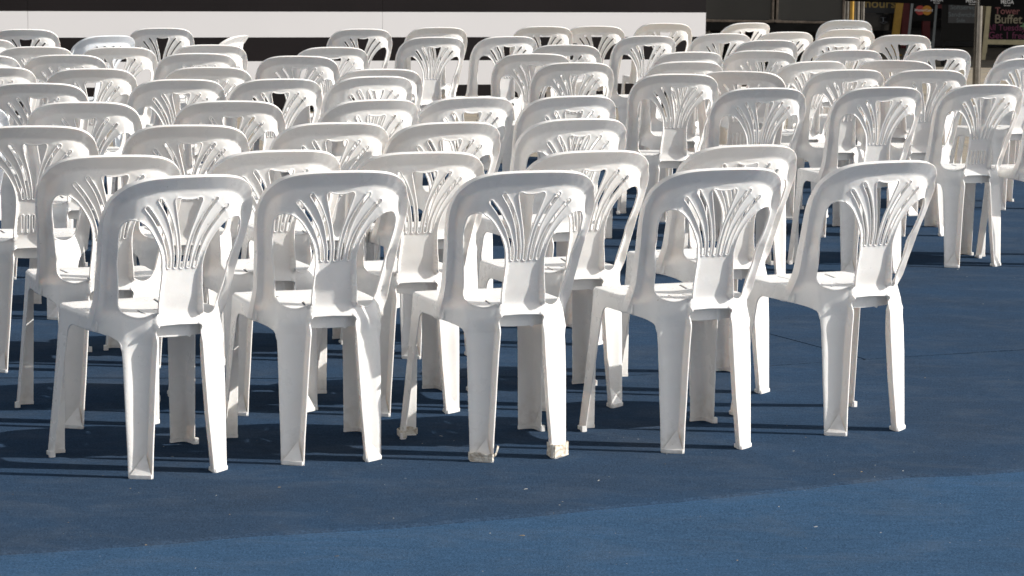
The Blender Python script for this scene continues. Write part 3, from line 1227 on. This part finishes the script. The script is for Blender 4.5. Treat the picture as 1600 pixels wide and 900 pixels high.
def tape(parent, ring, z0, z1, tab=None, seed=1):
    rnd = random.Random(seed)
    m = MB()
    n = len(ring)
    cx = sum(p[0] for p in ring) / n
    cy = sum(p[1] for p in ring) / n
    rows = 6
    for r in range(rows):
        z = z0 + (z1 - z0) * r / (rows - 1)
        for p in ring:
            gx = rnd.uniform(.0008, .0028)
            L = math.hypot(p[0] - cx, p[1] - cy)
            zz = z + (rnd.uniform(-.003, .004) if r == rows - 1 else 0)
            m.v.append((p[0] + (p[0] - cx) / L * gx, p[1] + (p[1] - cy) / L * gx, zz))
    for r in range(rows - 1):
        for i in range(n):
            j = (i + 1) % n
            m.f.append((r * n + i, r * n + j, (r + 1) * n + j, (r + 1) * n + i)); m.mi.append(0)
    if tab:
        k = len(m.v)
        m.v += [tuple(t) for t in tab]
        for i in range(0, len(tab) - 2, 2):
            m.f.append((k + i, k + i + 1, k + i + 3, k + i + 2)); m.mi.append(0)
    o = m.build('tape', M_TAPE, parent)
    return o


c3 = chairs[(0, 2)]
lg = [o for o in c3.children if o.name.startswith('leg')]
ringR = [(.0932, -.0112), (.0985, -.0128), (.113, -.0040), (.128, .0052), (.142, .0140), (.1515, .0198), (.1525, .0305), (.140, .034), (.120, .037), (.0985, .0390), (.0932, .035), (.0930, .012)]
tape(lg[0], [(-x, y) for x, y in ringR], .004, .026, [(-.0935, -.006, .028), (-.0935, -.006, .019), (-.088, -.012, .026), (-.086, -.012, .018), (-.084, -.012, .038), (-.079, -.011, .034), (-.081, -.01, .050), (-.075, -.01, .047)], 3)
tape(lg[1], ringR, .004, .040, [(.0945, -.004, .040), (.0945, -.004, .018), (.086, -.006, .046), (.087, -.006, .020)], 5)
ringF = [(.2255, .404), (.2265, .432), (.2245, .462), (.213, .4735), (.1895, .4715), (.164, .466), (.164, .4555), (.188, .459), (.206, .458), (.2125, .451), (.2145, .432), (.2145, .404)]
tape(lg[2], [(-x, y) for x, y in ringF], .004, .024, None, 8)

# ------------------------------------------------------------------ litter on the carpet
def bits():
    rnd = random.Random(22)
    m = MB()
    for i in range(260):
        if rnd.random() < .45:
            x, y = rnd.uniform(-1.3, 2.0), rnd.uniform(6.3, 8.4)
        else:
            x, y = rnd.uniform(-3, 3.5), rnd.uniform(6.3, 15)
        s = rnd.choice([.0008, .001, .0013, .0016, .0024]) * (1 if y < 9 else 1.4)
        a = rnd.uniform(0, 6.28)
        L = s * rnd.choice([1, 1, 1.6, 3.0])
        dx, dy = math.cos(a), math.sin(a)
        k = len(m.v)
        h = s * .6
        for (u, v, w) in ((-1, -1, 0), (1, -.8, 0), (1.1, .9, 0), (-.9, 1, 0), (-.3, -.2, 1), (.5, .2, .8)):
            m.v.append((x + dx * u * L - dy * v * s * .6, y + dy * u * L + dx * v * s * .6, .0002 + w * h))
        mi = rnd.choice([0, 0, 0, 1, 2])
        for f in ((0, 1, 5, 4), (1, 2, 5), (2, 3, 4, 5), (3, 0, 4)):
            m.f.append(tuple(k + q for q in f)); m.mi.append(mi)
    o = m.build('carpet_litter', [plain('pale_crumb', (.30, .31, .31), .8), plain('tan_crumb', (.32, .24, .13), .8), plain('dark_crumb', (.05, .05, .05), .8)])
    tag(o, 'pale crumbs and lint scattered over the blue carpet', 'litter', kind='stuff')


bits()

# ------------------------------------------------------------------ striped stage front
M_BLACKP = plain('black_panel_paint', (.0075, .0058, .0066), .6, var=.2, scale=1.5, spec=.12)
M_WHITEP = plain('white_panel_paint', (.57, .565, .58), .55, var=.02, scale=1.3, spec=.3)
M_BLACK = plain('black_matt', (.007, .007, .007), .75, spec=.15)
st = empty('striped_stage', (-4.05, 21.6, 0), math.atan2(2.18, 5.70))
tag(st, 'low stage with black and white horizontal stripes along its front, behind the chairs', 'stage')
LEN = math.hypot(5.70, 2.18)
m = MB()
zs = [0, .020, .201, .405, .600, .809, 1.02, 1.20]
cols = [0, 0, 1, 0, 1, 0, 1]
PAN = 2.95
for i in range(len(zs) - 1):
    if zs[i] == 0:
        continue
    x = LEN
    while x > -5:
        x0 = max(x - PAN, -5)
        m.box(x0 + .0012, x - .0012, 0, .018, zs[i], zs[i + 1], cols[i])
        x = x0
m.build('striped_panel', [M_BLACKP, M_WHITEP], st)
MB().box(-5, LEN - .02, .02, 3.6, 1.20, 1.26).build('deck', M_BLACK, st)
MB().box(-5, LEN - .03, .10, .16, 0.0, 1.198).box(LEN - .12, LEN - .03, .2, 3.5, 0, 1.198).build('frame', M_BLACK, st)

# ------------------------------------------------------------------ things behind on the right
CP, SP = math.cos(PITCH), math.sin(PITCH)


def at(px, py, Y):
    """a point of the photograph measured at depth Y, in metres"""
    a, b = px - 800, py - 450
    A = a * math.cos(ROLL) + b * math.sin(ROLL)
    B = -a * math.sin(ROLL) + b * math.cos(ROLL)
    dx, dy, dz = A / FPX, CP - B / FPX * SP, -SP - B / FPX * CP
    return Vector((dx * Y / dy, Y, CAM_H + dz * Y / dy))


def mesh_grille_mat():
    m, n, l, p = new_mat('black_steel_grille')
    tc = N(n, 'ShaderNodeTexCoord')
    mp = N(n, 'ShaderNodeMapping')
    mp.inputs['Rotation'].default_value = (0, R(45), 0)
    l.new(tc.outputs['Object'], mp.inputs[0])
    v = N(n, 'ShaderNodeTexVoronoi')
    v.inputs['Scale'].default_value = 85
    v.inputs['Randomness'].default_value = 0
    l.new(mp.outputs[0], v.inputs['Vector'])
    cr = N(n, 'ShaderNodeValToRGB')
    cr.color_ramp.elements[0].position = .36
    cr.color_ramp.elements[0].color = (.006, .006, .006, 1)
    cr.color_ramp.elements[1].position = .42
    cr.color_ramp.elements[1].color = (.050, .048, .042, 1)
    l.new(v.outputs[0], cr.inputs[0])
    l.new(cr.outputs[0], p.inputs['Base Color'])
    p.inputs['Roughness'].default_value = .5
    return m


M_GRILLE = mesh_grille_mat()
M_SCUFF = plain('scuffed_black_paint', (.12, .095, .075), .6, var=.5, scale=30)


def speaker(x0, x1, lab):
    t = empty('loudspeaker', ((x0 + x1) / 2, 27.0, .62))
    w = (x1 - x0) / 2
    H = .80
    tag(t, lab, 'speaker', 'big black loudspeakers beside the stage')
    m = MB()
    m.box(-w, w, .04, .70, 0, H)
    m.build('cabinet', M_BLACK, t, bevel=.006)
    m = MB()
    for a, b, c, d in ((-w, -w + .022, 0, H), (w - .022, w, 0, H), (-w + .024, w - .024, 0, .022), (-w + .024, w - .024, H - .022, H)):
        m.box(a, b, 0, .038, c, d)
    m.build('frame', M_SCUFF, t, bevel=.003)
    MB().box(-w + .024, w - .024, .022, .036, .024, H - .024).build('grille', M_GRILLE, t)
    m = MB()
    for a in (-w + .02, w - .02):
        for b in (.02, H - .02):
            m.box(a - .03, a + .03, -.004, -.001, b - .012, b + .012)
    m.build('corner_plate', M_SCUFF, t)
    return t


a0, a1 = at(1099, 20, 27).x, at(1209.5, 20, 27).x
b0, b1 = at(1212.5, 20, 27).x, at(1320, 20, 27).x
speaker(a0, a1, 'black loudspeaker with a scuffed frame standing right beside the striped stage')
speaker(b0, b1, 'black loudspeaker with a scuffed frame standing beside the steel posts')
M_STEEL = plain('brushed_steel', (.30, .28, .255), .22, metal=1.0, var=.15)
M_GALV = plain('dull_galvanised_steel', (.30, .29, .27), .5, metal=.8)
t = empty('speaker_platform', ((a0 + b1) / 2, 27.3, 0))
tag(t, 'low black platform on crossed metal legs carrying the two loudspeakers', 'platform')
hw = (b1 - a0) / 2 + .02
MB().box(-hw, hw, -.30, .75, .535, .617).build('deck', M_BLACK, t, bevel=.004)
for k, xx in enumerate((-hw + .06, 0.1, hw - .06)):
    m = MB()
    for yy in (-.24, .66):
        m.bar((xx - .16, yy, 0.0), (xx, yy, .53), .022)
        m.bar((xx + .16, yy, 0.0), (xx + .02, yy, .53), .022)
        m.bar((xx + .01, yy, .02), (xx + .01, yy, .53), .022)
    m.build('leg_frame', M_GALV, t)
MB().box(-hw, hw, .6, .62, .0, .53).build('skirt', M_BLACK, t)

# shopfront, with an unseen roof added to keep the sun off it
M_DARKGLASS = plain('dark_shop_glass', (.012, .012, .014), .08, var=.3, scale=1.2, spec=.6)
M_SHOPWALL = plain('dark_shop_wall', (.018, .017, .017), .7, var=.3, scale=2)
M_YELLOW = plain('yellow_painted_steel', (.42, .24, .03), .45)
M_RED = plain('dark_red_paint', (.12, .010, .012), .5)
M_CHARCOAL = plain('charcoal_board', (.022, .023, .026), .6, var=.25, scale=6)
SY = 36.5
shop = empty('shop_building', (6.5, SY, 0))
tag(shop, 'dark shop front under an added shade roof behind the speakers and signs', 'shop')
m = MB()
m.box(-5.2, 16, .5, 6, 0, 4.2)
m.build('wall', M_SHOPWALL, shop)
m = MB()
m.box(-5.2, 16, -5.2, 6, 3.0, 3.25)  # out of view, stretched far right to block the low sun
m.build('shade_roof', M_SHOPWALL, shop)
m = MB()
for i in range(12):
    x0 = -5.1 + i * 1.75
    m.box(x0 + .05, x0 + 1.70, .40, .43, .35, 2.7)
m.build('window', M_DARKGLASS, shop)
m = MB()
for i in range(13):
    x0 = -5.1 + i * 1.75
    m.box(x0 - .05, x0 + .05, .37, .49, 0, 2.95)
m.box(-5.2, 16, .38, .48, .25, .35)
m.build('window_frame', M_BLACK, shop)
for xx in (-5.0, 3.4, 9.5, 15.5):
    MB().box(xx - .07, xx + .07, -5.0, -4.86, .0, 2.998).build('pillar', M_SHOPWALL, shop)
red = MB()
p0, p1 = at(1442, 33, 36.2), at(1453, 54, 36.2)
red.box(p0.x - 6.5, p1.x - 6.5, -.3, -.2, 0, 2.95)
p0, p1 = at(1411, 0, 36.2), at(1420, 50, 36.2)
red.box(p0.x - 6.5, p1.x - 6.5, -.3, -.2, 0, 2.95)
p0, p1 = at(1463, 13, 36.2), at(1475, 7, 36.2)
red.box(p0.x - 6.5, p1.x - 6.5 + .05, -.32, -.22, p0.z, p1.z)
red.build('red_trim', M_RED, shop)

# steel and yellow posts right of the speakers
def post(name, px0, px1, Y, mat, lab, h=2.9, cat='post', grp=None, lean=0.0):
    xa, xb = at(px0, 12, Y).x, at(px1, 12, Y).x
    o = empty(name, ((xa + xb) / 2, Y, 0))
    r = (xb - xa) / 2
    MB().tube((-lean, 0, .012), (lean, 0, h), r, 24).build('shaft', mat, o, smooth=True)
    MB().tube((-lean, 0, 0), (-lean, 0, .012), r + .035, 24).build('base_plate', mat, o, smooth=True)
    tag(o, lab, cat, grp)
    return o


post('steel_post', 1319.5, 1327.5, 30, M_STEEL, 'brushed steel post directly beside the right-hand loudspeaker', grp='steel posts beside the loudspeakers')
post('yellow_post', 1328, 1334.5, 30.3, M_YELLOW, 'narrow yellow post squeezed between two steel posts')
post('steel_post', 1335, 1344, 30, M_STEEL, 'thick brushed steel post just right of the narrow yellow post', grp='steel posts beside the loudspeakers')
post('steel_post', 1345, 1350.5, 29.8, M_STEEL, 'thin steel post beside the sign reading hours', grp='steel posts beside the loudspeakers', lean=-.01)

yo = empty('yellow_frame_post', (at(1404, 30, 34).x, 34.0, 0))
m = MB()
pa, pb = at(1408, 0, 34), at(1396.5, 54, 34)
sl = (pa.x - pb.x) / (pa.z - pb.z) * .55
m.hexa([(-.045 - sl * .5, 0, 0), (.045 - sl * .5, 0, 0), (.045 - sl * .5, .08, 0), (-.045 - sl * .5, .08, 0),
        (-.045 + sl * 2, 0, 2.6), (.045 + sl * 2, 0, 2.6), (.045 + sl * 2, .08, 2.6), (-.045 + sl * 2, .08, 2.6)])
m.build('shaft', M_YELLOW, yo, bevel=.006)
MB().box(-.10 - sl * .5, .10 - sl * .5, -.03, .11, 0, .012).build('base_plate', M_YELLOW, yo)
tag(yo, 'broad yellow post between the hours sign and the card sign', 'post')


def letters(name, body, x, y, z, size, mat, parent, sx=1.0, rot=0.0, font_bold=False, depth=.0008):
    cu = bpy.data.curves.new(name, 'FONT')
    cu.body = body
    cu.size = size
    cu.extrude = depth
    cu.align_x = 'CENTER'
    cu.align_y = 'CENTER'
    if font_bold:
        cu.offset = size * .010
    o = bpy.data.objects.new(name, cu)
    COL.objects.link(o)
    o.rotation_euler = (R(90), rot, 0)
    o.scale = (sx, 1, 1)
    o.location = (x, y, z)
    dg = bpy.context.evaluated_depsgraph_get()
    dg.update()
    me = bpy.data.meshes.new_from_object(o.evaluated_get(dg))
    me.transform(Matrix.Translation((x, y, z)) @ Matrix.Rotation(rot, 4, 'Y') @ Matrix.Rotation(R(90), 4, 'X') @ Matrix.Diagonal((sx, 1, 1, 1)))
    bpy.data.objects.remove(o)
    me.materials.clear()
    me.materials.append(mat)
    return link(name, me, None, parent)


M_CHALKY = plain('yellow_chalk', (.36, .26, .09), .9)
M_CHALKW = plain('grey_chalk', (.10, .12, .13), .9)
M_CHALKC = plain('cream_chalk', (.30, .26, .18), .9)
M_CHALKP = plain('pink_chalk', (.26, .10, .10), .9)
M_CHALKM = plain('magenta_chalk', (.17, .04, .09), .9)
M_CHALKG = plain('green_chalk', (.18, .32, .16), .9)
M_LOGOR = plain('logo_red', (.34, .035, .03), .5)
M_LOGOY = plain('logo_orange', (.46, .21, .02), .5)
M_PRINT = plain('white_print', (.62, .62, .62), .6)

# sign reading "hours"
Y = 34.2
q = at(1374, 0, Y)
S_ = FPX / Y
hs = empty('hours_sign', (q.x, Y, 0))
tag(hs, 'charcoal sign with yellow handwritten hours beside the broad yellow post', 'sign')
zb = at(1374, 20.5, Y).z
w = 25.5 / S_
MB().box(-w, w, 0, .03, zb, zb + .62).build('board', M_CHARCOAL, hs, bevel=.003)
letters('lettering', 'hours', .012, -.003, at(1374, 5.8, Y).z, .160, M_CHALKY, hs, 1.05, font_bold=True)
letters('lettering', 'Open', 0, -.003, at(1374, -16, Y).z, .16, M_CHALKY, hs, 1.0, font_bold=True)
MB().box(-w, w, .0, .03, 0.3, zb - .012).build('lower_panel', M_DARKGLASS, hs)
# white scribble mark on the dark panel
m = MB()
mk = at(1380.5, 33, Y)
cx, cz = mk.x - q.x, mk.z
for (x0, z0, x1, z1) in ((-.035, .045, .03, .045), (-.005, .045, -.005, -.01), (-.045, -.012, .0, -.03), (.0, -.03, .045, -.012), (.045, -.012, .0, .0), (.0, .0, -.02, -.012)):
    m.bar((cx + x0, -.004, cz + z0), (cx + x1, -.004, cz + z1), .012, .003)
m.build('mark', plain('grey_print', (.20, .22, .25), .6), hs)
MB().box(-w, -w + .03, 0, .03, 0, .30).box(w - .03, w, 0, .03, 0, .30).build('leg', M_BLACK, hs)

# card sign
Y = 32.0
S_ = FPX / Y
q = at(1442.5, 30, Y)
cs = empty('card_sign', (q.x, Y, 0))
tag(cs, 'black sign with overlapping red and orange circles in a grey stand', 'sign')
M_GREYP = plain('grey_painted_metal', (.16, .18, .19), .5)
zt_ = at(1442, -6, Y).z
zb_ = at(1442, 33, Y).z
for s in (-1, 1):
    MB().bar((s * 20 / S_ - .035, 0, 0.0), (s * 18.5 / S_ + .02, 0, zt_ + .12), .026, .03).build('leg', M_GREYP, cs)
MB().box(-16.5 / S_, 16.5 / S_, -.008, .012, zb_, zt_).build('board', M_BLACK, cs)


def disc(name, cx, cz, r, y, mat, parent, d=.002):
    m = MB()
    m.tube((cx, y, cz), (cx, y - d, cz), r, 48)
    return m.build(name, mat, parent)


zc = at(1442, 16, Y).z
disc('red_circle', -5.3 / S_, zc, 7.4 / S_, -.0085, M_LOGOR, cs)
disc('orange_circle', 5.3 / S_, zc, 7.4 / S_, -.0115, M_LOGOY, cs)
letters('lettering', 'MasterCard', 0, -.016, zc, .042, M_PRINT, cs, 1.05, rot=0, font_bold=True)
letters('lettering', 'Tap, Insert', 0, -.0095, at(1442, 4.0, Y).z, .030, plain('grey_print_small', (.28, .28, .30), .6), cs, 1.0)
MB().bar((-17 / S_, 0, .25), (17 / S_, 0, .25), .024).build('cross_bar', M_GREYP, cs)

# dark menu board
Y = 31.5
S_ = FPX / Y
q = at(1503, 30, Y)
mb = empty('menu_board', (q.x, Y, 0))
tag(mb, 'dark board with faint grey handwriting behind the steel pole', 'board')
w = 31 / S_
MB().box(-w, w, 0, .05, at(1500, 64, Y).z, 1.25).build('board', M_BLACK, mb, bevel=.004)
z0_ = at(1500, 36, Y).z
MB().box(-21.5 / S_, 25 / S_, -.006, -.001, z0_, 1.0).build('chalk_panel', M_CHARCOAL, mb)
for body, px, py, sz in (('Softserve', 1504, 11.5, .075), ('Sandwiches', 1505, 23, .075), ('Side', 1501, 32, .060)):
    letters('lettering', body, at(px, py, Y).x - q.x, -.0075, at(px, py, Y).z, sz, M_CHALKW, mb, 1.0)
for s in (-1, 1):
    MB().bar((s * (w - .03), .02, 0), (s * (w - .03), .02, at(1500, 64, Y).z + .01), .03).build('leg', M_BLACK, mb)
MB().box(-.15, .08, .10, .5, 0.0, .14).build('base_box', M_SHOPWALL, mb)

# cream framed chalkboard
Y = 33.2
S_ = FPX / Y
q = at(1600, 40, Y)
ab = empty('chalkboard', (q.x, Y, 0))
tag(ab, 'cream framed chalkboard with coloured buffet lettering at the right edge', 'chalkboard')
M_CREAMP = plain('cream_painted_wood', (.50, .43, .26), .6)
zi = at(1600, 62.5, Y).z
zo = at(1600, 70, Y).z
top = 1.30
wi, wo = 52 / S_, 59 / S_
MB().box(-wi, wi, .004, .02, zi, top).build('board', M_BLACK, ab)
fr = MB()
lean = .035
fr.hexa([(-wo - lean, -.012, zo - .10), (-wi - lean, -.012, zo - .10), (-wi - lean, .03, zo - .10), (-wo - lean, .03, zo - .10),
         (-wo + lean, -.012, top), (-wi + lean, -.012, top), (-wi + lean, .03, top), (-wo + lean, .03, top)])
fr.hexa([(wi - lean, -.012, zo - .10), (wo - lean, -.012, zo - .10), (wo - lean, .03, zo - .10), (wi - lean, .03, zo - .10),
         (wi + lean, -.012, top), (wo + lean, -.012, top), (wo + lean, .03, top), (wi + lean, .03, top)])
fr.box(-wi - .03, wi, -.010, .028, zo, zi)
fr.box(-wi, wi, -.010, .028, top - .06, top + .01)
fr.build('frame', M_CREAMP, ab)
for s in (-1, 1):
    MB().bar((s * (wi + .03) - lean * 1.3, .0, 0), (s * (wi + .03) - lean, .008, zo - .09), .05, .03).build('leg', M_CREAMP, ab)
    MB().bar((s * (wi + .03) - lean, .5, 0), (s * (wi + .03), .04, top - .1), .04, .03).build('rear_leg', M_CREAMP, ab)
for body, px, py, sz, mt in (('Tower', 1574, 17.5, .115, M_CHALKP), ('Buffet', 1575.5, 30.5, .15, M_CHALKC), ('All Tuesday!', 1574, 43.5, .105, M_CHALKM),
                             ('Get 1 free pizza', 1590, 56, .115, M_CHALKM), ('+', 1599, 42, .16, M_CHALKG)):
    pp = at(px, py, Y)
    letters('lettering', body, pp.x - q.x, .001, pp.z, sz, mt, ab, .95, rot=0, font_bold=True)

# belt barrier
bar = empty('belt_barrier', (at(1528, 60, 26).x, 26.0, 0))
tag(bar, 'steel crowd barrier post with a black printed belt running across the top', 'barrier')
rr = 6.2 / (FPX / 26)
MB().tube((0, 0, .03), (0, 0, .90), rr, 28).build('pole', M_STEEL, bar, smooth=True)
MB().tube((0, 0, 0), (0, 0, .015), .17, 36).tube((0, 0, .015), (0, 0, .034), .165, 36, r2=.06).build('base', M_STEEL, bar, smooth=True)
MB().tube((0, 0, .90), (0, 0, .975), rr + .004, 28).build('belt_head', M_BLACK, bar, smooth=True)
zl = at(1531, 9.3, 25.95).z
rise = 0.0
be = MB()
d1, d2 = 2.2, -1.2
ya = lambda x: -.010 * 0 - x * .95          # the belt runs towards the camera on the right
be.hexa([(-d1, ya(-d1), zl), (-.005, ya(-.005) - .045, zl), (-.005, ya(-.005) - .043, zl), (-d1, ya(-d1) + .002, zl),
         (-d1, ya(-d1), zl + .082), (-.005, ya(-.005) - .045, zl + .082), (-.005, ya(-.005) - .043, zl + .082), (-d1, ya(-d1) + .002, zl + .082)])
be.hexa([(0, -.045, zl), (1.5, ya(1.5), zl), (1.5, ya(1.5) + .002, zl), (0, -.043, zl),
         (0, -.045, zl + .082), (1.5, ya(1.5), zl + .082), (1.5, ya(1.5) + .002, zl + .082), (0, -.043, zl + .082)])
belt = be.build('belt', plain('black_webbing', (.006, .006, .0065), .85, spec=.1), bar)
ang = math.atan2(-.95, 1)
for px in (1463, 1518, 1573):
    x0 = (at(px, 3, 26).x - bar.location.x)
    for _ in range(4):
        Yb = 26 + (ya(x0) if abs(x0) > .05 else -.045)
        x0 = at(px, 3, Yb).x - bar.location.x
    yb = (-.045 + (ya(1.5) + .045) * x0 / 1.5) if x0 > 0 else (-.045 + (ya(-d1) + .045) * (x0 / -d1))
    for body, dz, sz in (('MEGA', .045, .054), ('fun zone', .014, .020)):
        o = letters('lettering', body, 0, -.0035, zl + dz, sz, M_PRINT, bar, 1.0, font_bold=True)
        o.location = (x0, yb, 0)
        o.rotation_euler = (0, 0, ang)
